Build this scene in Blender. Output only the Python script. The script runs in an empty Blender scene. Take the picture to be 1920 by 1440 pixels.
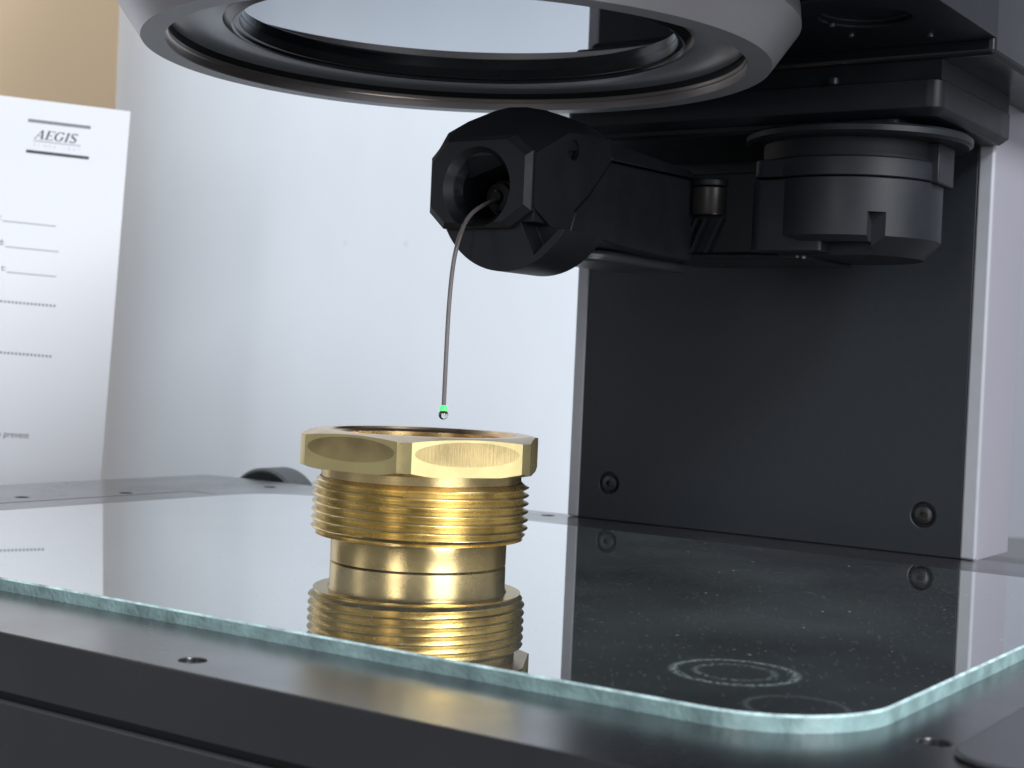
import bpy, bmesh, math, random
from mathutils import Vector, Matrix
random.seed(7)
scn = bpy.context.scene
C = scn.collection
S = 0.001                                   # millimetres to metres
R = math.radians
def V(x, y, z): return Vector((x*S, y*S, z*S))

# ------------------------------------------------------------------ camera
cam_d = bpy.data.cameras.new('camera'); cam = bpy.data.objects.new('camera', cam_d); C.objects.link(cam)
cam_d.lens = 53.65; cam_d.sensor_width = 36.0; cam_d.clip_start = 0.01; cam_d.clip_end = 50
cr = Vector((0.82585615, 0.56217106, 0.04387841)); cu = Vector((-0.04548792, -0.01114213, 0.99890275)); cf = Vector((-0.56204311, 0.82694592, -0.0163702))
mw = Matrix((cr, cu, -cf)).transposed().to_4x4(); mw.translation = V(251.01, -327.88, 55.86)
cam.matrix_world = mw
cam_d.dof.use_dof = True; cam_d.dof.focus_distance = 0.405; cam_d.dof.aperture_fstop = 34
scn.camera = cam

# ------------------------------------------------------------------ world, lamps, exposure
w = bpy.data.worlds.new('World'); scn.world = w; w.use_nodes = True
wn = w.node_tree.nodes; wl = w.node_tree.links
bg = wn['Background']; bg.inputs['Color'].default_value = (0.86, 0.91, 1.0, 1); bg.inputs['Strength'].default_value = 0.22
def lamp(name, loc, target, sx, sy, power, col):
    d = bpy.data.lights.new(name, 'AREA'); d.shape = 'RECTANGLE'; d.size = sx; d.size_y = sy; d.energy = power; d.color = col
    o = bpy.data.objects.new(name, d); C.objects.link(o); o.location = loc
    o.rotation_euler = (Vector(target) - Vector(loc)).to_track_quat('-Z', 'Y').to_euler(); return o
lamp('window_light', (2.05, -0.60, 1.85), (-0.35, 0.30, 0.10), 1.0, 1.0, 102, (0.93, 0.965, 1.0))
lamp('low_window', (2.15, -0.80, 0.42), (0, 0, 0.03), 1.25, 0.75, 14, (0.94, 0.97, 1.0))
lamp('wall_fill', (-1.00, -0.10, 0.62), (-1.00, 0.75, 0.60), 0.5, 0.5, 3.6, (1.0, 0.97, 0.93))  # added unseen fill, lifts the beige wall out of the cabinet's shadow
lamp('left_fill', (-1.6, -1.7, 0.5), (0, 0, 0.03), 0.5, 0.9, 1.2, (0.95, 0.97, 1.0))  # weak fill added to brighten the brass from the left, not a real window
lamp('room_light', (0.30, -1.85, 0.42), (0, 0, 0.03), 0.20, 0.7, 3.5, (1.0, 0.97, 0.94))
scn.view_settings.view_transform = 'Standard'; scn.view_settings.look = 'None'
scn.view_settings.gamma = 1; scn.view_settings.exposure = 0.0
scn.cycles.max_bounces = 10; scn.cycles.use_denoising = True

# ------------------------------------------------------------------ materials
def mat(name, col, rough=0.5, metal=0.0, spec=0.5, noise=0.0, nscale=300, bump=0.0, bscale=900, rvar=0.0, coat=0.0, stretch=None, emit=None):
    m = bpy.data.materials.new(name); m.use_nodes = True
    nt = m.node_tree; n = nt.nodes; l = nt.links; p = n['Principled BSDF']
    p.inputs['Base Color'].default_value = (*col, 1); p.inputs['Roughness'].default_value = rough
    p.inputs['Metallic'].default_value = metal; p.inputs['Specular IOR Level'].default_value = spec
    p.inputs['Coat Weight'].default_value = coat; p.inputs['Coat Roughness'].default_value = 0.2; p.inputs['Coat IOR'].default_value = 1.7
    tc = n.new('ShaderNodeTexCoord'); mp = n.new('ShaderNodeMapping'); l.new(tc.outputs['Object'], mp.inputs['Vector'])
    if stretch: mp.inputs['Scale'].default_value = stretch
    if noise > 0 or rvar > 0:
        t = n.new('ShaderNodeTexNoise'); t.inputs['Scale'].default_value = nscale; t.inputs['Detail'].default_value = 5
        l.new(mp.outputs['Vector'], t.inputs['Vector'])
        if noise > 0:
            r = n.new('ShaderNodeValToRGB'); r.color_ramp.elements[0].position = 0.3; r.color_ramp.elements[1].position = 0.7
            r.color_ramp.elements[0].color = tuple(max(0, c*(1-noise)) for c in col) + (1,)
            r.color_ramp.elements[1].color = tuple(min(1, c*(1+noise)) for c in col) + (1,)
            l.new(t.outputs['Fac'], r.inputs['Fac']); l.new(r.outputs['Color'], p.inputs['Base Color'])
        if rvar > 0:
            mr = n.new('ShaderNodeMapRange'); mr.inputs['From Min'].default_value = 0.3; mr.inputs['From Max'].default_value = 0.7
            mr.inputs['To Min'].default_value = max(0.02, rough-rvar); mr.inputs['To Max'].default_value = rough+rvar
            l.new(t.outputs['Fac'], mr.inputs['Value']); l.new(mr.outputs['Result'], p.inputs['Roughness'])
    if bump > 0:
        t2 = n.new('ShaderNodeTexNoise'); t2.inputs['Scale'].default_value = bscale; t2.inputs['Detail'].default_value = 3
        l.new(mp.outputs['Vector'], t2.inputs['Vector'])
        b = n.new('ShaderNodeBump'); b.inputs['Strength'].default_value = bump; b.inputs['Distance'].default_value = 0.0003
        l.new(t2.outputs['Fac'], b.inputs['Height']); l.new(b.outputs['Normal'], p.inputs['Normal'])
    if emit:
        p.inputs['Emission Color'].default_value = (*emit[0], 1); p.inputs['Emission Strength'].default_value = emit[1]
    return m
M = {}
M['base'] = mat('satin_black_casting', (0.016, 0.016, 0.020), 0.25, spec=1.0, coat=0.45, noise=0.15, nscale=40, bump=0.05, bscale=2500, rvar=0.05)
M['black'] = mat('black_moulded_plastic', (0.011, 0.013, 0.017), 0.42, spec=0.4, noise=0.15, nscale=90, bump=0.12, bscale=2600, rvar=0.05)
M['head'] = mat('probe_black_plastic', (0.014, 0.016, 0.021), 0.45, spec=0.4, noise=0.12, nscale=90, bump=0.10, bscale=2600, rvar=0.05)
M['dark'] = mat('dark_cavity', (0.006, 0.007, 0.009), 0.6, bump=0.05)
M['panel'] = mat('black_powder_coat', (0.019, 0.023, 0.029), 0.5, spec=0.4, noise=0.08, nscale=500, bump=0.10, bscale=3500)
M['gloss'] = mat('gloss_black', (0.012, 0.013, 0.016), 0.22, rvar=0.06, nscale=60)
M['silver'] = mat('satin_silver_paint', (0.47, 0.455, 0.48), 0.34, metal=0.4, noise=0.015, nscale=600, bump=0.05, bscale=3000)
M['rim'] = mat('grey_rim_paint', (0.42, 0.43, 0.46), 0.38, metal=0.1, bump=0.05, bscale=3000)
M['steel'] = mat('polished_steel_lip', (0.55, 0.49, 0.46), 0.28, metal=1.0)
M['diffuser'] = mat('frosted_light_diffuser', (0.36, 0.39, 0.43), 0.22, spec=0.8, bump=0.03)
M['trim'] = mat('light_grey_column_paint', (0.39, 0.40, 0.435), 0.45, noise=0.03, nscale=200, bump=0.08, bscale=2500)
M['shell'] = mat('pale_lavender_shell', (0.29, 0.28, 0.32), 0.4, noise=0.02, nscale=30)
M['screw'] = mat('black_oxide_screw', (0.05, 0.052, 0.058), 0.3, metal=0.7)
M['screw_l'] = mat('zinc_screw', (0.35, 0.36, 0.4), 0.3, metal=0.9)
M['white_coat'] = mat('white_cabinet_coating', (0.70, 0.745, 0.80), 0.60, noise=0.035, nscale=14, bump=0.10, bscale=700, stretch=(1, 1, 0.35))
M['beige'] = mat('beige_wall_paint', (0.66, 0.52, 0.36), 0.8, noise=0.02, nscale=8, bump=0.05, bscale=200)
M['greywall'] = mat('grey_wall_paint', (0.30, 0.31, 0.35), 0.8)
M['desk'] = mat('desk_laminate', (0.14, 0.14, 0.15), 0.5, noise=0.1, nscale=60)
M['paper'] = mat('office_paper', (0.87, 0.88, 0.92), 0.75, noise=0.01, nscale=900, bump=0.03, bscale=2500)
M['ink'] = mat('printer_ink', (0.05, 0.05, 0.065), 0.6)
M['ink_mid'] = mat('printer_ink_grey', (0.24, 0.24, 0.27), 0.6, noise=0.25, nscale=900)
M['ink_pale'] = mat('printer_ink_pale', (0.55, 0.56, 0.62), 0.6)
M['teal'] = mat('cut_glass_edge', (0.26, 0.39, 0.39), 0.22, spec=0.8, noise=0.30, nscale=160, bump=0.5, bscale=900)
M['teal_l'] = mat('ground_glass_arris', (0.46, 0.62, 0.63), 0.35, noise=0.45, nscale=260, bump=0.8, bscale=1500)
M['knob_face'] = mat('dark_knob_face', (0.02, 0.024, 0.028), 0.6, spec=0.2)
M['knob_rim'] = mat('grey_knob_rim', (0.22, 0.24, 0.25), 0.6)

def smudge(m):
    nt = m.node_tree; n = nt.nodes; l = nt.links; p = n['Principled BSDF']; src = p.inputs['Base Color'].links[0].from_socket
    tc = n.new('ShaderNodeTexCoord'); vo = n.new('ShaderNodeTexVoronoi'); vo.inputs['Scale'].default_value = 30; l.new(tc.outputs['Object'], vo.inputs['Vector'])
    nz = n.new('ShaderNodeTexNoise'); nz.inputs['Scale'].default_value = 500; nz.inputs['Detail'].default_value = 4; l.new(tc.outputs['Object'], nz.inputs['Vector'])
    ad = n.new('ShaderNodeMath'); ad.operation = 'MULTIPLY_ADD'; ad.inputs[1].default_value = 0.16; l.new(nz.outputs['Fac'], ad.inputs[0]); l.new(vo.outputs['Distance'], ad.inputs[2])
    r = n.new('ShaderNodeValToRGB'); r.color_ramp.elements[0].position = 0.09; r.color_ramp.elements[0].color = (0.90, 0.90, 0.90, 1); r.color_ramp.elements[1].position = 0.14; r.color_ramp.elements[1].color = (1, 1, 1, 1)
    l.new(ad.outputs[0], r.inputs['Fac'])
    mx = n.new('ShaderNodeMixRGB'); mx.blend_type = 'MULTIPLY'; mx.inputs[0].default_value = 1; l.new(src, mx.inputs[1]); l.new(r.outputs['Color'], mx.inputs[2]); l.new(mx.outputs[0], p.inputs['Base Color'])
smudge(M['white_coat'])
def brass(name, col, rough, axis_noise, bstr=0.25, tarnish=0.25):
    m = bpy.data.materials.new(name); m.use_nodes = True
    nt = m.node_tree; n = nt.nodes; l = nt.links; p = n['Principled BSDF']
    p.inputs['Metallic'].default_value = 1.0
    tc = n.new('ShaderNodeTexCoord'); mp = n.new('ShaderNodeMapping'); mp.inputs['Scale'].default_value = axis_noise
    l.new(tc.outputs['Object'], mp.inputs['Vector'])
    t = n.new('ShaderNodeTexNoise'); t.inputs['Scale'].default_value = 1.0; t.inputs['Detail'].default_value = 6; t.inputs['Roughness'].default_value = 0.7
    l.new(mp.outputs['Vector'], t.inputs['Vector'])
    b = n.new('ShaderNodeBump'); b.inputs['Strength'].default_value = bstr; b.inputs['Distance'].default_value = 0.0002
    l.new(t.outputs['Fac'], b.inputs['Height']); l.new(b.outputs['Normal'], p.inputs['Normal'])
    t2 = n.new('ShaderNodeTexNoise'); t2.inputs['Scale'].default_value = 120; t2.inputs['Detail'].default_value = 5
    l.new(tc.outputs['Object'], t2.inputs['Vector'])
    r = n.new('ShaderNodeValToRGB'); r.color_ramp.elements[0].position = 0.32; r.color_ramp.elements[1].position = 0.62
    r.color_ramp.elements[0].color = tuple(c*(1-tarnish) for c in col) + (1,); r.color_ramp.elements[1].color = (*col, 1)
    l.new(t2.outputs['Fac'], r.inputs['Fac']); l.new(r.outputs['Color'], p.inputs['Base Color'])
    mr = n.new('ShaderNodeMapRange'); mr.inputs['To Min'].default_value = rough*0.7; mr.inputs['To Max'].default_value = rough*1.35
    l.new(t2.outputs['Fac'], mr.inputs['Value']); l.new(mr.outputs['Result'], p.inputs['Roughness'])
    return m
M['brass_turned'] = brass('turned_brass', (0.92, 0.69, 0.33), 0.25, (25, 25, 3200), 0.10)
M['brass_thread'] = brass('cut_thread_brass', (0.93, 0.78, 0.46), 0.26, (25, 25, 2600), 0.05)
M['brass_hex'] = brass('milled_brass', (0.90, 0.75, 0.36), 0.30, (60, 60, 5000), 0.05, 0.12)
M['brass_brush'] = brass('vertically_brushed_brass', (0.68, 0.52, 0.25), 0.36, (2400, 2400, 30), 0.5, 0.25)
M['brass_cap'] = brass('faced_brass', (0.82, 0.64, 0.44), 0.30, (900, 900, 900), 0.05)

# stage glass: mirror-like at a grazing look, dark below, a veil of dust, two dried ring marks
def glass_top():
    m = bpy.data.materials.new('coated_stage_glass'); m.use_nodes = True
    nt = m.node_tree; n = nt.nodes; l = nt.links; n.remove(n['Principled BSDF']); out = n['Material Output']
    def node(t, **k):
        o = n.new(t)
        for a, b in k.items(): setattr(o, a, b)
        return o
    def math_(op, a, b=None):
        o = node('ShaderNodeMath', operation=op)
        for i, x in enumerate((a, b)):
            if x is None: continue
            if isinstance(x, (int, float)): o.inputs[i].default_value = x
            else: l.new(x, o.inputs[i])
        return o.outputs[0]
    tc = node('ShaderNodeTexCoord'); obj = tc.outputs['Object']
    gl = node('ShaderNodeBsdfGlossy'); gl.inputs['Roughness'].default_value = 0.0; gl.inputs['Color'].default_value = (0.99, 1.0, 1.0, 1)
    df = node('ShaderNodeBsdfDiffuse'); df.inputs['Color'].default_value = (0.020, 0.024, 0.028, 1)
    fr = node('ShaderNodeLayerWeight'); fr.inputs['Blend'].default_value = 0.5
    pw = math_('POWER', fr.outputs['Facing'], 2.2)
    fac = math_('ADD', math_('MULTIPLY', pw, 1.14), 0.08)
    fac = math_('MINIMUM', fac, 0.97)
    mx = node('ShaderNodeMixShader'); l.new(fac, mx.inputs[0]); l.new(df.outputs[0], mx.inputs[1]); l.new(gl.outputs[0], mx.inputs[2])
    # dust veil
    nz = node('ShaderNodeTexNoise'); nz.inputs['Scale'].default_value = 14; nz.inputs['Detail'].default_value = 6; l.new(obj, nz.inputs['Vector'])
    veil = math_('MULTIPLY', math_('MAXIMUM', math_('SUBTRACT', nz.outputs['Fac'], 0.34), 0.0), 0.11)
    # specks
    vo = node('ShaderNodeTexVoronoi', feature='F1'); vo.inputs['Scale'].default_value = 210; l.new(obj, vo.inputs['Vector'])
    sp = math_('LESS_THAN', vo.outputs['Distance'], 0.075)
    sep = node('ShaderNodeSeparateColor'); l.new(vo.outputs['Color'], sep.inputs[0])
    pick = math_('GREATER_THAN', sep.outputs[0], 0.62)
    specks = math_('MULTIPLY', math_('MULTIPLY', sp, pick), math_('MULTIPLY', sep.outputs[1], 0.55))
    vo2 = node('ShaderNodeTexVoronoi', feature='F1'); vo2.inputs['Scale'].default_value = 900; l.new(obj, vo2.inputs['Vector'])
    sep2 = node('ShaderNodeSeparateColor'); l.new(vo2.outputs['Color'], sep2.inputs[0])
    fine = math_('MULTIPLY', math_('MULTIPLY', math_('LESS_THAN', vo2.outputs['Distance'], 0.25), math_('GREATER_THAN', sep2.outputs[0], 0.86)), 0.13)
    # dried ring marks
    sx = node('ShaderNodeSeparateXYZ'); l.new(obj, sx.inputs[0])
    wob = node('ShaderNodeTexNoise'); wob.inputs['Scale'].default_value = 1100; wob.inputs['Detail'].default_value = 5; wob.inputs['Roughness'].default_value = 0.7; l.new(obj, wob.inputs['Vector'])
    def ring(cx, cy, rad, width, strength, thr):
        dx = math_('SUBTRACT', sx.outputs[0], cx*S); dy = math_('SUBTRACT', sx.outputs[1], cy*S)
        d = math_('SQRT', math_('ADD', math_('MULTIPLY', dx, dx), math_('MULTIPLY', dy, dy)))
        d = math_('ADD', d, math_('MULTIPLY', math_('SUBTRACT', wob.outputs['Fac'], 0.5), 0.0022))
        e = math_('ABSOLUTE', math_('SUBTRACT', d, rad*S))
        band = math_('MAXIMUM', math_('SUBTRACT', 1.0, math_('DIVIDE', e, width*S)), 0.0)
        br = math_('GREATER_THAN', wob.outputs['Fac'], thr)
        return math_('MULTIPLY', math_('MULTIPLY', band, br), strength)
    marks = math_('MAXIMUM', ring(129.2, -71.5, 11.4, 1.2, 0.30, 0.49), ring(129.2, -71.5, 7.4, 1.0, 0.22, 0.51))
    marks = math_('MAXIMUM', marks, ring(149.8, -90.5, 8.5, 0.8, 0.07, 0.40))
    tot = math_('MINIMUM', math_('ADD', math_('ADD', veil, marks), math_('ADD', specks, fine)), 0.9)
    dd = node('ShaderNodeBsdfDiffuse'); dd.inputs['Color'].default_value = (0.52, 0.62, 0.62, 1)
    mx2 = node('ShaderNodeMixShader'); l.new(tot, mx2.inputs[0]); l.new(mx.outputs[0], mx2.inputs[1]); l.new(dd.outputs[0], mx2.inputs[2])
    l.new(mx2.outputs[0], out.inputs['Surface'])
    return m
M['glass_top'] = glass_top()
def lens_mat():
    m = bpy.data.materials.new('coated_lens_glass'); m.use_nodes = True
    nt = m.node_tree; n = nt.nodes; l = nt.links; p = n['Principled BSDF']
    p.inputs['Base Color'].default_value = (0.50, 0.54, 0.60, 1); p.inputs['Metallic'].default_value = 1.0; p.inputs['Roughness'].default_value = 0.015
    return m
M['lens'] = lens_mat()
def clear(name, col, rough=0.02, ior=1.5, trans=1.0):
    m = mat(name, col, rough); p = m.node_tree.nodes['Principled BSDF']
    p.inputs['Transmission Weight'].default_value = trans; p.inputs['IOR'].default_value = ior; return m
M['fibre'] = clear('brown_glass_fibre', (0.34, 0.30, 0.30), 0.12, 1.46, 0.45)
M['bead'] = clear('clear_glass_bead', (0.90, 0.95, 0.96), 0.0, 1.6, 1.0)
M['led'] = mat('green_lit_bead', (0.1, 0.8, 0.25), 0.2, emit=((0.10, 1.0, 0.22), 0.75))

# ------------------------------------------------------------------ mesh helpers (all sizes in mm)
def link(name, me, m, parent=None, smooth=None, bevel=0, seg=2):
    o = bpy.data.objects.new(name, me); C.objects.link(o)
    if m is not None:
        for q in (m if isinstance(m, (list, tuple)) else [m]): me.materials.append(q)
    if parent is not None: o.parent = parent
    if smooth is not None:
        me.polygons.foreach_set('use_smooth', [True]*len(me.polygons)); me.set_sharp_from_angle(angle=R(smooth))
    if bevel:
        b = o.modifiers.new('bevel', 'BEVEL'); b.width = bevel*S; b.segments = seg; b.limit_method = 'ANGLE'; b.angle_limit = R(28); b.harden_normals = False
        me.polygons.foreach_set('use_smooth', [True]*len(me.polygons)); me.set_sharp_from_angle(angle=R(50))
    return o
def finish(bm, name):
    bmesh.ops.recalc_face_normals(bm, faces=bm.faces[:]); me = bpy.data.meshes.new(name); bm.to_mesh(me); bm.free(); return me
def poly_prism(pts, axis, a, b, name='prism'):
    """pts: 2D outline; axis: extrusion axis; other two axes in xyz order"""
    bm = bmesh.new()
    def P(u, v, t): return {'z': V(u, v, t), 'y': V(u, t, v), 'x': V(t, u, v)}[axis]
    lo = [bm.verts.new(P(u, v, a)) for u, v in pts]; hi = [bm.verts.new(P(u, v, b)) for u, v in pts]
    bm.faces.new(lo); bm.faces.new(hi); k = len(pts)
    for i in range(k): bm.faces.new((lo[i], lo[(i+1) % k], hi[(i+1) % k], hi[i]))
    return finish(bm, name)
def box(x0, x1, y0, y1, z0, z1): return poly_prism([(x0, y0), (x1, y0), (x1, y1), (x0, y1)], 'z', z0, z1, 'box')
def rrect(x0, x1, y0, y1, rad, seg=14):
    r = rad if isinstance(rad, (list, tuple)) else [rad]*4      # corners: x0y0, x1y0, x1y1, x0y1
    out = []
    for (cx, cy, a0, q) in ((x0, y0, 180, r[0]), (x1, y0, 270, r[1]), (x1, y1, 0, r[2]), (x0, y1, 90, r[3])):
        ox = cx + (q if cx == x0 else -q); oy = cy + (q if cy == y0 else -q)
        for i in range(seg+1):
            a = R(a0 + 90*i/seg); out.append((ox+q*math.cos(a), oy+q*math.sin(a)))
    return out
def circle(cx, cy, r, n=64, a0=0): return [(cx+r*math.cos(R(a0)+2*math.pi*i/n), cy+r*math.sin(R(a0)+2*math.pi*i/n)) for i in range(n)]
def lathe(profile, cx=0, cy=0, n=96, closed=False, name='lathe', axis='z', c3=0):
    """profile of (r, t) points about an axis through (cx, cy)"""
    bm = bmesh.new(); rings = []
    for r, t in profile:
        ring = []
        for i in range(n):
            a = 2*math.pi*i/n; u, v = r*math.cos(a), r*math.sin(a)
            co = V(cx+u, cy+v, t) if axis == 'z' else (V(cx+u, t, cy+v) if axis == 'y' else V(t, cx+u, cy+v))
            ring.append(bm.verts.new(co))
        rings.append(ring)
    k = len(rings)
    for j in range(k if closed else k-1):
        A, B = rings[j], rings[(j+1) % k]
        for i in range(n): bm.faces.new((A[i], A[(i+1) % n], B[(i+1) % n], B[i]))
    if not closed:
        bm.faces.new(rings[0]); bm.faces.new(rings[-1])
    return finish(bm, name)
def loft(rings, name='loft'):
    bm = bmesh.new(); vs = [[bm.verts.new(V(*p)) for p in r] for r in rings]; k = len(rings[0])
    for A, B in zip(vs[:-1], vs[1:]):
        for i in range(k): bm.faces.new((A[i], A[(i+1) % k], B[(i+1) % k], B[i]))
    bm.faces.new(vs[0]); bm.faces.new(vs[-1]); return finish(bm, name)
def hull(pts, name='hull'):
    bm = bmesh.new()
    for p in pts: bm.verts.new(V(*p))
    g = bmesh.ops.convex_hull(bm, input=bm.verts[:])
    bmesh.ops.delete(bm, geom=[v for v in g['geom_interior'] if isinstance(v, bmesh.types.BMVert)], context='VERTS')
    bmesh.ops.dissolve_limit(bm, angle_limit=R(1.5), verts=bm.verts[:], edges=bm.edges[:])
    return finish(bm, name)
def boolean(me, cutters, op='DIFFERENCE'):
    o = bpy.data.objects.new('tmp', me); C.objects.link(o); cs = []
    for c in cutters:
        q = bpy.data.objects.new('tmpc', c); C.objects.link(q); cs.append(q)
        md = o.modifiers.new('b', 'BOOLEAN'); md.operation = op; md.object = q; md.solver = 'EXACT'
    bpy.context.view_layer.update()
    dg = bpy.context.evaluated_depsgraph_get(); res = bpy.data.meshes.new_from_object(o.evaluated_get(dg), depsgraph=dg)
    bpy.data.objects.remove(o)
    for q in cs: bpy.data.objects.remove(q)
    return res
def join(meshes, name='joined'):
    bm = bmesh.new()
    for me in meshes: bm.from_mesh(me)
    me = bpy.data.meshes.new(name); bm.to_mesh(me); bm.free(); return me
def empty(name, label, cat, loc=(0, 0, 0)):
    o = bpy.data.objects.new(name, None); C.objects.link(o); o.location = V(*loc); o.empty_display_size = 0.01
    o['label'] = label; o['category'] = cat; return o
def tag(o, label, cat): o['label'] = label; o['category'] = cat; return o
def structure(o): o['kind'] = 'structure'; return o

# ------------------------------------------------------------------ the setting
structure(link('desk', box(-1500, 900, -650, 1000, -130, -96), M['desk']))
# cabinet behind: flat front with a rounded left corner
rh = (0.8271, 0.5621); fh = (-0.5621, 0.8271); c0 = (251.0, -327.9)
def LD(a, D): return (c0[0]+a*rh[0]+D*fh[0], c0[1]+a*rh[1]+D*fh[1])
D0, RR, ac = 900, 150, -125
out = [LD(ac-RR, D0+RR+380)]
for i in range(41):
    t = R(180 + 90*i/40); out.append(LD(ac+RR*math.cos(t), D0+RR+RR*math.sin(t)))
out += [LD(170, D0), LD(170, D0+RR+380)]
cab = link('white_cabinet', poly_prism(out, 'z', -96, 620), M['white_coat'], smooth=30)
tag(cab, 'tall white metal cabinet with a rounded grey shaded corner standing behind the measuring machine', 'cabinet')
def wall(name, a0, a1, D, m, z1=1500):
    p = [LD(a0, D), LD(a1, D), LD(a1, D+40), LD(a0, D+40)]
    return structure(link(name, poly_prism(p, 'z', -96, z1), m))
wall('wall', -1200, 250, 1500, M['beige']); wall('side_wall', 252, 1400, 1480, M['greywall'])

# ------------------------------------------------------------------ the measuring machine
mach = empty('measuring_machine', 'black optical measuring machine with silver lens ring, probe arm and column over a stage', 'measuring machine', (0, 0, -96))
K = Vector((0, 0, 96*S))
def part(name, me, m, parent=mach, **k):
    o = link(name, me, m, parent, **k)
    if parent is mach: o.location = K
    return o
# base: top plate with pocket holes, front lower cover and a seam between them
bx0, bx1, by0, by1 = -255, 300, -132.8, 172
body = poly_prism(rrect(bx0, bx1, by0, by1, [6, 6, 6, 6], 6), 'z', -14.8, -3)
holes = [(43.8, -125.0), (171.5, -84.9), (-196.4, 150.9), (-206.5, 80.7), (-212.8, 36.6), (-61.7, 160.5)]
cut = [lathe([(2.7, -9), (2.7, -2)], x, y, 28) for x, y in holes]
# hairline seams of the two side pads let into the top plate
def groove(path, wdt, z0, z1):
    bm = bmesh.new(); L = []; Rr = []
    for i, p in enumerate(path):
        a = path[max(i-1, 0)]; b = path[min(i+1, len(path)-1)]; d = Vector((b[0]-a[0], b[1]-a[1])).normalized(); nn = Vector((-d.y, d.x))*wdt/2
        L.append((p[0]+nn.x, p[1]+nn.y)); Rr.append((p[0]-nn.x, p[1]-nn.y))
    bm.free(); return poly_prism(L+Rr[::-1], 'z', z0, z1)
lp = [(-199.5, -120), (-199.5, 103)] + [(-194.5-5*math.cos(R(a)), 103+5*math.sin(R(a))) for a in (30, 60, 90)] + [(-186, 108.5)]
cut.append(groove(lp, 1.3, -6, -2))
top_me = boolean(body, cut)
base = part('base_top_plate', top_me, M['base'], bevel=0.9, seg=3)
for x, y in holes:
    s = link('screw', boolean(lathe([(2.45, -8.5), (2.45, -4.6), (2.1, -4.1)], x, y, 28), [lathe([(1.1, -5.6), (1.1, -3.5)], x, y, 6)]), M['screw_l'] if y < 0 else M['screw'], base, smooth=35)
part('base_body', poly_prism(rrect(bx0+1.2, bx1-1.2, by0+1.2, by1-1.2, 5, 6), 'z', -16.4, -14.8), M['dark'])
part('lower_cover', poly_prism(rrect(bx0, bx1, by0, by1, 6, 6), 'z', -90, -16.4), M['base'], bevel=0.7)
pad = part('side_pad', poly_prism(rrect(176, 290, -97, 120, 9, 8), 'z', -3, -1.9), mat('side_pad_plastic', (0.065, 0.066, 0.075), 0.35, bump=0.05), bevel=0.6, seg=3)
for x in (-225, 270):
    for y in (-100, 140): part('foot', lathe([(16, -96), (16, -91), (14, -90)], x, y, 32), M['dark'], smooth=30)

# column: pale shell, black cover panel in front, light trims
shell = part('column_shell', poly_prism(rrect(-56.5, 99, 168.6, 209, [2.5, 2.5, 6, 6], 5), 'z', -3, 147), M['shell'], smooth=30)
sc = [(-39, 10.8), (81.6, 10.2)]
def ycyl(r, x, z, y0, y1, n=32): return lathe([(r, y0), (r, y1)], x, z, n, axis='y')
pan = boolean(box(-52, 94.3, 166.4, 168.4, -2.9, 146), [ycyl(4.2, x, z, 160, 167.9) for x, z in sc])
panel = part('cover_panel', pan, M['panel'], bevel=0.35)
for x, z in sc:
    pr = [(3.2, 167.8), (3.2, 166.9), (2.9, 166.3), (2.0, 166.0)]
    link('screw', boolean(lathe(pr, x, z, 28, axis='y'), [ycyl(1.25, x, z, 160, 167.2, 6)]), M['screw'], panel, smooth=35)
part('column_trim', box(-56.8, -52.0, 166.2, 168.5, -2.9, 146), M['trim'], bevel=0.8, seg=3)
part('column_trim', box(94.3, 99.4, 166.2, 168.5, -2.9, 146), M['trim'], bevel=0.8, seg=3)

# overhead housing: rear beam, underside plate and side wall
part('head_beam', box(-80, 118.4, 100, 200, 147, 240), M['gloss'], bevel=1.6, seg=3)
hp = boolean(box(-70, 119.2, -60, 99.4, 151.2, 240), [lathe([(12, 140), (12, 153.5)], 95, 62, 40), box(70, 112, -20, 40, 140, 152.4)])
part('head_housing', hp, M['black'], bevel=1.2, seg=3)
for q in ((84, 80), (84, 66), (104, 88)): part('screw', lathe([(0.8, 151.5), (0.8, 150.8), (0.5, 150.6)], q[0], q[1], 20), M['screw_l'], smooth=30)

# mounting block under the beam
def chamf(x0, x1, y0, y1, z0, z1, c, rc):
    o_ = rrect(x0, x1, y0, y1, rc, 6); i_ = rrect(x0+c, x1-c, y0+c, y1-c, [max(.5, r-c) for r in rc], 6)
    return loft([[(u, v, z0) for u, v in i_], [(u, v, z0+c) for u, v in o_], [(u, v, z1) for u, v in o_]])
part('neck_block', box(-21, 103.0, 101.5, 167.4, 141.4, 147), M['black'])
part('mounting_block', chamf(-23, 103.6, 100, 167.2, 131.2, 141.4, 2.2, [3, 4.5, .6, .6]), M['black'], bevel=0.25)
part('mounting_plate', chamf(-18, 90, 104, 165, 128.9, 131.2, 1.0, [3, 3, 3, 3]), M['black'])
part('beam_screw', lathe([(2.2, 143.5), (2.2, 141.8), (1.6, 141.2)], 70, 101.5, 20), M['screw'], smooth=30)

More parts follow.
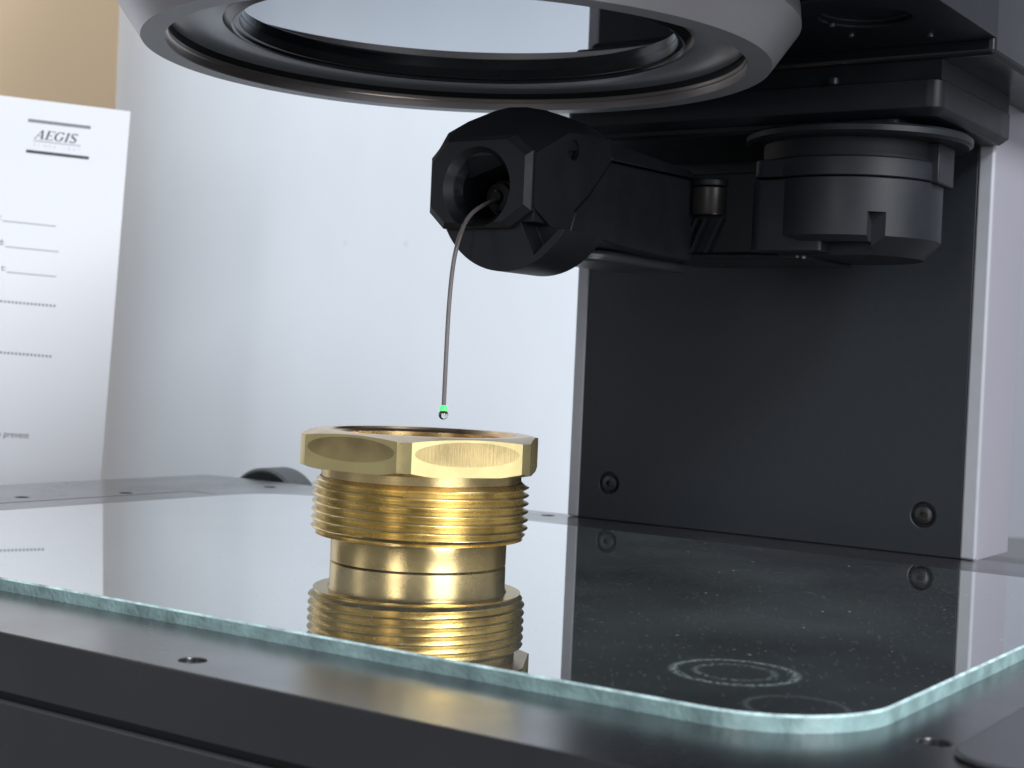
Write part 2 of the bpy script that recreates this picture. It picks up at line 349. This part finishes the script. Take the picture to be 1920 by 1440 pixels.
# lens ring
cx, cy = 1.3, 6.8
rim = part('lens_ring', lathe([(78.2, 136.0), (84.4, 136.0), (91.5, 146.2), (91.0, 151.1), (78.2, 151.1)], cx, cy, 256, closed=True), [M['silver'], M['rim']], smooth=20)
for p_ in rim.data.polygons:
    c = p_.center
    if c.z < 136.05*S: p_.material_index = 1
link('inner_lip', lathe([(78.1, 136.25), (78.1, 138.2), (77.5, 138.4), (77.5, 139.4), (78.4, 139.4), (78.4, 136.25)], cx, cy, 256, closed=True), M['steel'], rim, smooth=25)
link('inner_wall', lathe([(77.8, 139.4), (77.8, 142.6), (79.2, 142.6), (79.2, 139.4)], cx, cy, 256, closed=True), M['dark'], rim, smooth=25)
link('light_diffuser', lathe([(77.6, 141.6), (76.4, 141.0), (63.5, 142.6), (62.6, 143.2), (77.6, 143.4)], cx, cy, 256, closed=True), M['diffuser'], rim, smooth=40)
tube = part('lens_barrel', lathe([(62.8, 142.0), (61.2, 141.4), (60.6, 141.7), (60.6, 142.3), (59.2, 142.6), (59.0, 145.2), (64, 151), (64, 143)], cx, cy, 256, closed=True), M['gloss'], smooth=25)
prof = [(0.01, 145.05)] + [(58.9*i/12, 145.05+0.15*(i/12)**2) for i in range(1, 13)] + [(58.9, 147)]
link('front_lens', lathe(prof, cx, cy, 192), M['lens'], tube, smooth=40)

# probe turret
tx, ty = 68, 124
part('turret_flange', lathe([(25, 129.0), (33.4, 129.0), (34.4, 128.2), (34.4, 126.6), (33.2, 125.8), (25, 125.8)], tx+2, ty, 96), M['black'], smooth=30)
part('turret_neck', lathe([(27, 126), (27, 119.8)], tx, ty, 96), M['dark'], smooth=30)
slot = box(83.2, 90.2, 84, 104, 91.8, 103.8)
part('turret_cap', lathe([(27.2, 120.4), (28.0, 119.8), (28.0, 114.6), (27.6, 114.3)], tx, ty, 96), M['head'], smooth=30)
part('turret_drum', boolean(lathe([(27.5, 114.0), (28.0, 113.7), (28.0, 96.8), (23.0, 91.4)], tx, ty, 96), [slot, box(40, 83.4, 84, 105.5, 88, 95.0)]), M['head'], smooth=30)
part('turret_body', poly_prism(rrect(46, 70, 98, 150, [4, 1, 1, 4], 5), 'z', 91.9, 113.7), M['head'], bevel=0.4)
part('turret_body_cover', poly_prism(rrect(46.4, 70, 98.4, 149.6, [4, 1, 1, 4], 5), 'z', 114.4, 119.9), M['head'], bevel=0.4)
part('turret_bracket', box(93.8, 97.6, 119, 133, 113.8, 126), M['head'], bevel=0.5)
part('turret_link', poly_prism(rrect(8, 52, 108.5, 144, 3, 4), 'z', 92.0, 117.6), M['head'], bevel=0.6)
part('turret_tray', poly_prism(rrect(6, 62, 106.5, 146, 4, 5), 'z', 90.2, 91.9), M['gloss'], bevel=0.4)
kn = part('lock_knob', lathe([(5.6, 104.2), (5.9, 104.8), (5.9, 112.6), (5.6, 112.9)], 27.5, 108.5, 48), mat('knob_bronze_black', (0.05, 0.045, 0.043), 0.35, metal=0.5), smooth=30)
link('knob_cap', lathe([(5.9, 113.3), (6.1, 113.6), (6.1, 115.0), (5.7, 115.4)], 27.5, 108.5, 48), M['head'], kn, smooth=30)
for dx in (0, 3.2, 8.6):
    part('rib', hull([(19+dx, 105.6, 92.2), (20+dx, 105.6, 92.2), (24+dx, 105.6, 103), (25+dx, 105.6, 103), (19+dx, 108.6, 92.2), (20+dx, 108.6, 92.2), (24+dx, 108.6, 103), (25+dx, 108.6, 103)]), M['head'])

# probe arm: lower beam and upper cap with a seam between
arm = poly_prism([(54.9, 114.3), (108.6, 115.4), (108.6, 89.6), (92, 89.4), (60, 90.6), (40.4, 92.2), (36.5, 90.9), (33.6, 91.6), (36.0, 98.0), (43.2, 103.0)], 'x', -9, 22.6)
part('probe_arm', arm, M['head'], bevel=0.8, seg=3)
cap = loft([[(-8.6, 54.9, 114.9), (22.6, 54.9, 114.9), (22.6, 108.4, 116.0), (-8.6, 108.4, 116.0)], [(-5.5, 55.2, 121.4), (19.5, 55.2, 121.4), (20.5, 108.4, 118.6), (-5.5, 108.4, 118.6)]])
part('arm_cap', cap, M['head'], bevel=0.7, seg=3)
und = [(2+13.5*math.cos(R(a)), 74+13.5*math.sin(R(a))) for a in range(180, 361, 10)] + [(15.5, 118), (-11.5, 118)]
part('arm_underplate', poly_prism(und, 'z', 86.4, 90.0), mat('arm_underplate_grey', (0.07, 0.073, 0.08), 0.35, metal=0.2), bevel=1.4, seg=3)

# probe head
x0, x1, z0, z1, cz = -10.2, 21.0, 92.9, 115.2, 102.4
def octo(g, y):
    a, b, c, d = x0-g, x1+g, z0-g, z1+g; k1, k2 = 6.0, 4.6
    return [(a+k1*.9, y, d), (b-k1, y, d), (b, y, d-k2), (b, y, c+k2), (b-k1-1, y, c), (a+k1-1, y, c), (a, y, c+k2), (a, y, d-k1+.5)]
front = loft([octo(0, 12), octo(1.5, 13.7), octo(1.7, 24)])
cone = lathe([(11.6, 11.0), (11.25, 12.0), (7.9, 19.5), (7.9, 31), (7.0, 31)], 5.2, cz, 72, axis='y')
ccx, ccz, cr_ = 12.7, 102.2, 22.5
def drum_pt(a):
    x, z = ccx+cr_*math.cos(a), ccz+cr_*math.sin(a)
    if z > 91.5 and x > 22.1: x = 22.1
    return x, z
dpts = []
for i in range(72):
    q = drum_pt(2*math.pi*i/72)
    if not dpts or (abs(q[0]-dpts[-1][0])+abs(q[1]-dpts[-1][1])) > 1e-4: dpts.append(q)
dpts = [q for q in dpts if q[1] < ccz+3]
drum_me = boolean(poly_prism(dpts, 'y', 15.5, 36, 'drum'), [poly_prism([(18, 93.2), (33, 93.2), (22.8, 84.2)], 'y', 10, 23)])
top_pts = [p for p in octo(1.3, 14.2) if p[2] > 108] + [p for p in octo(1.3, 22) if p[2] > 108]
top_pts += [(-9.5, 18, 118.9), (-3, 18.5, 121.9), (4.6, 20, 124.6), (8.2, 22, 125.8), (11.6, 26, 126.3), (14.0, 32, 126.2), (16.0, 38, 125.5), (19.5, 44, 124), (22.3, 50, 121.6),
            (22.3, 30.7, 119.3), (22.3, 53, 119.6), (-9, 44, 112), (-9, 44, 119), (-4, 53, 120), (19, 53, 121.5), (8, 40, 126), (-9.5, 20, 104), (-9, 44, 104)]
side = poly_prism([(14.6, 111.6), (30.7, 119.3), (53.6, 120.6), (54.0, 114.6), (42.3, 103.5), (35.2, 98.4), (32.4, 92.6), (27, 90.5), (14.6, 97.0)], 'x', -8, 22.9, 'side')
bore_y = [lathe([(11.7, 10.5), (11.3, 12.0), (8.1, 17.0), (8.1, 31)], 5.2, cz, 72, axis='y')]
head = part('probe_head', boolean(drum_me, bore_y), M['head'], bevel=0.5)
link('face_block', boolean(front, bore_y), M['head'], head, smooth=22)
link('top_cowl', hull(top_pts), M['black'], head, smooth=14)
sd = boolean(boolean(side, bore_y), [lathe([(2.9, 20.5), (2.9, 30)], 33.4, 114.9, 32, axis='x')])
link('side_shell', sd, M['head'], head, bevel=0.4)
link('screw', boolean(lathe([(2.3, 19.6), (2.3, 20.9), (1.7, 21.4)], 33.4, 114.9, 28, axis='x'), [lathe([(1.0, 20.2), (1.0, 24)], 33.4, 114.9, 6, axis='x')]), M['screw'], head, smooth=35)
link('probe_socket', lathe([(5.0, 30.5), (5.0, 28.5), (4.2, 28.5), (4.0, 26.5), (2.0, 26.3), (1.8, 25.0)], 2.6, 101.4, 48, axis='y'), M['dark'], head, smooth=30)
for dz in (1.6, -1.2): link('contact_pin', lathe([(0.28, 26.6), (0.34, 24.9), (0.2, 24.6)], 2.9, 101.6+dz*.9, 12, axis='y'), M['screw_l'], head, smooth=60)

# stylus: bent glass fibre with its green lit bead
def sweep(path, r, n=16):
    pts = [Vector(p) for p in path]
    for _ in range(3):                      # Chaikin smoothing
        q = [pts[0]]
        for a, b in zip(pts[:-1], pts[1:]): q += [a.lerp(b, .25), a.lerp(b, .75)]
        q.append(pts[-1]); pts = q
    bm = bmesh.new(); rings = []; up = Vector((1, 0, 0))
    for i, p in enumerate(pts):
        d = (pts[min(i+1, len(pts)-1)]-pts[max(i-1, 0)]).normalized(); s = (up-d*up.dot(d)).normalized(); t = d.cross(s)
        rings.append([bm.verts.new((p+s*r*math.cos(2*math.pi*k/n)+t*r*math.sin(2*math.pi*k/n))*S) for k in range(n)])
    for A, B in zip(rings[:-1], rings[1:]):
        for k in range(n): bm.faces.new((A[k], A[(k+1) % n], B[(k+1) % n], B[k]))
    bm.faces.new(rings[0]); bm.faces.new(rings[-1]); return finish(bm, 'sweep')
sty = part('stylus', sweep([(2.6, 26.8, 101.0), (3.9, 22, 99.9), (4.0, 16, 97.6), (3.8, 11.6, 94.9), (3.6, 8.8, 91.2), (3.2, 6.8, 85.5), (2.9, 5.8, 79), (2.7, 5.3, 70), (2.75, 5, 60), (2.65, 5.0, 42.0)], 0.61), M['fibre'], smooth=60)
tip = [(0.57, 42.5), (0.86, 42.3), (1.14, 41.7), (1.25, 41.0)]
link('lit_collar', lathe(tip, 2.65, 5.0, 32), M['led'], sty, smooth=60)
ball = [(1.22, 40.95)] + [(1.34*math.cos(R(a)), 39.9+1.34*math.sin(R(a))) for a in range(50, -90, -12)]
link('probe_bead', lathe(ball, 2.65, 5.0, 40), M['bead'], sty, smooth=60)

# ------------------------------------------------------------------ stage glass
gl = rrect(-159, 161.5, -101.2, 114.9, 24, 20); gi = rrect(-158.6, 161.1, -100.8, 114.5, 23.6, 20)
gme = loft([[(u, v, -2.98) for u, v in gl], [(u, v, -0.4) for u, v in gl], [(u, v, 0) for u, v in gi]])
glass = link('stage_glass', gme, [M['glass_top'], M['teal'], M['teal_l']])
for p_ in glass.data.polygons:
    if p_.normal.z > 0.95 or p_.normal.z < -0.95: p_.material_index = 0
    elif p_.normal.z > 0.2: p_.material_index = 2
    else: p_.material_index = 1
tag(glass, 'dusty glass plate with teal cut edge and rounded corners lying on the black base', 'glass plate')

# ------------------------------------------------------------------ brass fitting
fit = empty('brass_fitting', 'golden brass hex head threaded fitting standing upside down on the glass under the probe tip', 'brass fitting')
# hexagon head: hexagonal prism cut by turned chamfers, flats at -30 degrees and every 60
HX, HR = 30.2, 33.85
hexpts = [(HX/math.cos(R(30))*math.cos(R(-30.3+30+60*i)), HX/math.cos(R(30))*math.sin(R(-30.3+30+60*i))) for i in range(6)]
hexm = poly_prism(hexpts, 'z', 25.3, 35.2, 'hex')
turn = lathe([(31.0, 25.2), (31.6, 25.3), (HR, 26.2), (HR, 34.0), (28.6, 35.25)], 0, 0, 240)
bore = lathe([(25.6, 35.8), (24.85, 34.6), (24.0, 33.9), (24.0, 20.0)], 0, 0, 160)
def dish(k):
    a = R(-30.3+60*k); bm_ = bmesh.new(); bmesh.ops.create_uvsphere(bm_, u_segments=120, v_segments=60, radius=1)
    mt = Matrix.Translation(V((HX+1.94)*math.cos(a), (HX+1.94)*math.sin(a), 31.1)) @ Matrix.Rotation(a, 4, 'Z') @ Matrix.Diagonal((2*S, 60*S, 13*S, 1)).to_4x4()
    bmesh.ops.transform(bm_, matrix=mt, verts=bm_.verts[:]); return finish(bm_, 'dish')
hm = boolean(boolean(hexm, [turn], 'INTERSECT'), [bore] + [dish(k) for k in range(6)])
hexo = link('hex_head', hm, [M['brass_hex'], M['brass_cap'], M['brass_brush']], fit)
for p_ in hexo.data.polygons:
    c = p_.center/S; r_ = math.hypot(c.x, c.y)
    if abs(p_.normal.z) > 0.25 or r_ < 26: p_.material_index = 1; continue
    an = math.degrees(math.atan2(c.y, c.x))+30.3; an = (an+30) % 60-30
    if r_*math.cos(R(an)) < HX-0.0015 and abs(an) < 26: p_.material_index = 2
# thread: helical ridge
def thread_mesh(zb, zt, pitch, n=160, k=10):
    bm = bmesh.new(); prev = None; rows = []
    turns = (zt-zb)/pitch; steps = int(turns*k)
    for j in range(-k, steps+k+1):
        row = []
        for i in range(n):
            ph = j/k; z = zb + (ph + i/n)*pitch
            f = (j % k)/k; tri = 1-abs(2*f-1); tri = min(1, max(0, (tri-0.06)/0.82)); rad = 27.5 + 1.75*tri
            if z < zb+1.6: rad = min(rad, 27.4+max(0, z-zb)*0.9)
            if z > zt-1.2: rad = min(rad, 27.3+max(0, zt-z)*1.2)
            row.append(bm.verts.new(V(rad*math.cos(-2*math.pi*i/n), rad*math.sin(-2*math.pi*i/n), min(max(z, zb), zt))))
        rows.append(row)
    for a in range(len(rows)-1):
        for i in range(n-1): bm.faces.new((rows[a][i], rows[a][i+1], rows[a+1][i+1], rows[a+1][i]))
        if a+k < len(rows)-1: bm.faces.new((rows[a][n-1], rows[a+k][0], rows[a+k+1][0], rows[a+1][n-1]))
    bmesh.ops.remove_doubles(bm, verts=bm.verts[:], dist=1e-7)
    return finish(bm, 'thread')
link('thread', thread_mesh(7.3, 22.6, 2.2), M['brass_thread'], fit, smooth=50)
link('thread_relief', lathe([(26.9, 7.35), (27.0, 25.29), (24.0, 25.29), (24.0, 7.35)], 0, 0, 192, closed=True), M['brass_turned'], fit, smooth=30)
link('neck', lathe([(23.35, 0.02), (23.7, 0.35), (23.75, 6.2), (24.2, 7.2), (28.0, 7.28), (28.0, 7.34), (20.5, 7.34), (20.5, 0.02)], 0, 0, 192, closed=True), M['brass_turned'], fit, smooth=30)
link('bore_wall', lathe([(23.95, 33.8), (23.95, 31.0), (23.4, 30.7), (23.4, 12), (20.4, 11), (20.4, 7.36), (23.99, 7.36)], 0, 0, 160, closed=True), M['brass_turned'], fit, smooth=30)

# ------------------------------------------------------------------ paper sheet with its print
TR = Vector((-333.1, 186.9, 169.5)); pv = Vector((0.0256957, 0.03062294, 0.99920066)); pu = Vector((0.64227381, 0.76543212, -0.03997541)); pn = pu.cross(pv).normalized()
if pn.dot(Vector((0.766, -0.643, 0))) < 0: pn = -pn
pm = Matrix((pu, pv, pn)).transposed().to_4x4(); pm.translation = TR*S
W_, H_ = 215.9, 262.0
bm = bmesh.new(); NX, NY = 24, 24; g = []
for j in range(NY+1):
    g.append([bm.verts.new(V(-W_*i/NX, -H_*j/NY, 0)) for i in range(NX+1)])
for j in range(NY):
    for i in range(NX): bm.faces.new((g[j][i], g[j][i+1], g[j+1][i+1], g[j+1][i]))
pme = finish(bm, 'paper'); paper = link('paper_sheet', pme, M['paper'])
sol = paper.modifiers.new('thickness', 'SOLIDIFY'); sol.thickness = 0.15*S; sol.offset = -1 if pme.polygons[0].normal.z > 0 else 1
paper.matrix_world = pm
tag(paper, 'white printed form sheet with a logo and blank lines standing upright left of the stage', 'paper sheet')
def ppart(name, me, m):
    o = link(name, me, m, paper); return o
def flat(polys):
    bm = bmesh.new()
    for P in polys:
        vs = [bm.verts.new(V(x, y, 0.03)) for x, y in P]; f = bm.faces.new(vs)
        f.normal_update()
        if f.normal.z < 0: f.normal_flip()
    me = bpy.data.meshes.new('print'); bm.to_mesh(me); bm.free(); return me
def bar(xa, xb, y, t, gname, m): return ppart(gname, flat([[(xa, y-t/2), (xb, y-t/2), (xb, y+t/2), (xa, y+t/2)]]), m)
bar(-47.5, -18.2, -10.3, 1.55, 'logo_bar', M['ink_mid']); bar(-47.3, -17.9, -25.2, 1.5, 'logo_bar', M['ink'])
bar(-44.3, -22.2, -19.75, 0.75, 'logo_rule', M['ink_pale'])
def seg(a, b, wa, wb):
    ax, ay = a; bx, by = b; d = Vector((bx-ax, by-ay)); d.normalize(); nx, ny = -d.y, d.x
    return [(ax+nx*wa/2, ay+ny*wa/2), (bx+nx*wb/2, by+ny*wb/2), (bx-nx*wb/2, by-ny*wb/2), (ax-nx*wa/2, ay-ny*wa/2)]
def arc(cx_, cy_, rx, ry, a0, a1, wmin, wmax, n=12):
    out = []
    for i in range(n):
        t0, t1 = R(a0+(a1-a0)*i/n), R(a0+(a1-a0)*(i+1)/n)
        f = lambda t: wmin+(wmax-wmin)*abs(math.cos(t))
        out.append(seg((cx_+rx*math.cos(t0), cy_+ry*math.sin(t0)), (cx_+rx*math.cos(t1), cy_+ry*math.sin(t1)), f(t0), f(t1)))
    return out
k, h_ = 0.20, 0.06
GL = {
 'A': (1.0, [seg((0.10, 0.03), (0.56, 1.0), .07, .07), seg((0.56, 1.0), (0.82, 0.03), .19, .20), seg((0.26, 0.34), (0.72, 0.34), h_, h_), seg((0, .03), (.26, .03), h_, h_), seg((.62, .03), (1.0, .03), h_, h_)]),
 'E': (0.86, [seg((.2, 0), (.2, 1), k, k), seg((.05, .97), (.8, .97), h_, h_), seg((.05, .03), (.82, .03), h_, h_), seg((.2, .5), (.58, .5), h_, h_), seg((.78, .97), (.78, .74), .10, .02), seg((.80, .03), (.84, .28), .10, .02), seg((.58, .62), (.58, .38), .05, .05)]),
 'G': (0.98, arc(.5, .5, .42, .47, 40, 322, .06, .21, 18) + [seg((.80, .12), (.80, .44), .17, .17), seg((.62, .44), (.96, .44), h_, h_), seg((.84, .78), (.84, .98), .03, .08)]),
 'I': (0.50, [seg((.25, 0), (.25, 1), k, k), seg((.06, .97), (.44, .97), h_, h_), seg((.06, .03), (.44, .03), h_, h_)]),
 'S': (0.72, arc(.36, .74, .25, .24, 30, 235, .07, .19, 12) + [seg((.22, .60), (.52, .42), .18, .20)] + arc(.36, .25, .27, .23, 48, -150, .07, .19, 12) + [seg((.60, .80), (.60, 1.0), .03, .08), seg((.09, .20), (.09, 0), .03, .08)])}
hgt = 4.45; x = -43.9
for ch in 'AEGIS':
    wd, ps = GL[ch]; sc_ = 4.55
    ppart('letter', flat([[(x+px_*sc_*1.0+py_*hgt*0.30-0.3, -18.75+py_*hgt) for px_, py_ in P] for P in ps]), M['ink'])
    x += wd*sc_ + 0.25
def text(body, size, x, y, m, name='text_line', align='LEFT', sp=1.0, shear=0, stretch=1.0, bold=0.0):
    cu_ = bpy.data.curves.new('txt', 'FONT'); cu_.body = body; cu_.size = size*S; cu_.align_x = align; cu_.space_character = sp; cu_.shear = shear; cu_.offset = bold*S
    o = bpy.data.objects.new('tmp', cu_); C.objects.link(o); bpy.context.view_layer.update()
    me = bpy.data.meshes.new_from_object(o.evaluated_get(bpy.context.evaluated_depsgraph_get())); bpy.data.objects.remove(o)
    me.transform(Matrix.Diagonal((stretch, 1, 1, 1))); me.transform(Matrix.Translation(V(x, y, 0.03)))
    return ppart(name, me, m)
xs = -44.2
for ch in 'SINCE 1867':
    if ch != ' ': text(ch, 2.1, xs, -22.5, M['ink_pale'], 'small_letter')
    xs += 2.32
for (xa, xb, y, ch) in ((-55.4, -30.6, -60.05, ':'), (-53.2, -28.4, -72.3, 'd:'), (-51.6, -28.8, -84.5, 't:')):
    bar(xa, xb, y, 0.42, 'blank_line', M['ink_mid']); text(ch, 4.2, xa-0.5, y+0.6, M['ink'], 'text_line', 'RIGHT')
star = [seg((-math.cos(R(a)), -math.sin(R(a))), (math.cos(R(a)), math.sin(R(a))), .62, .62) for a in (0, 60, 120)]
for (xe, y) in ((-28.4, -98.8), (-28.4, -123.5)):
    for i in range(32):
        xx = xe-i*1.77
        ppart('asterisk', flat([[(xx+px_*.62, y+py_*.62) for px_, py_ in P] for P in star]), M['ink_mid'])
text('to prevent', 4.3, -35.4, -164.2, M['ink'], 'text_line', 'RIGHT', stretch=0.88)
# ------------------------------------------------------------------ dark knob behind the base
kz = -22.5
knob = link('round_knob', lathe([(21.5, 182), (23.0, 181), (24.0, 182), (24.0, 196), (21, 197)], -229, kz, 72, axis='y'), M['knob_rim'], smooth=30)
tag(knob, 'round dark knob with a grey rim peeking up behind the rear edge of the base', 'knob')
link('knob_face', lathe([(22.2, 181.6), (22.2, 180.6), (20.5, 180.2)], -229, kz, 72, axis='y'), M['knob_face'], knob, smooth=30)
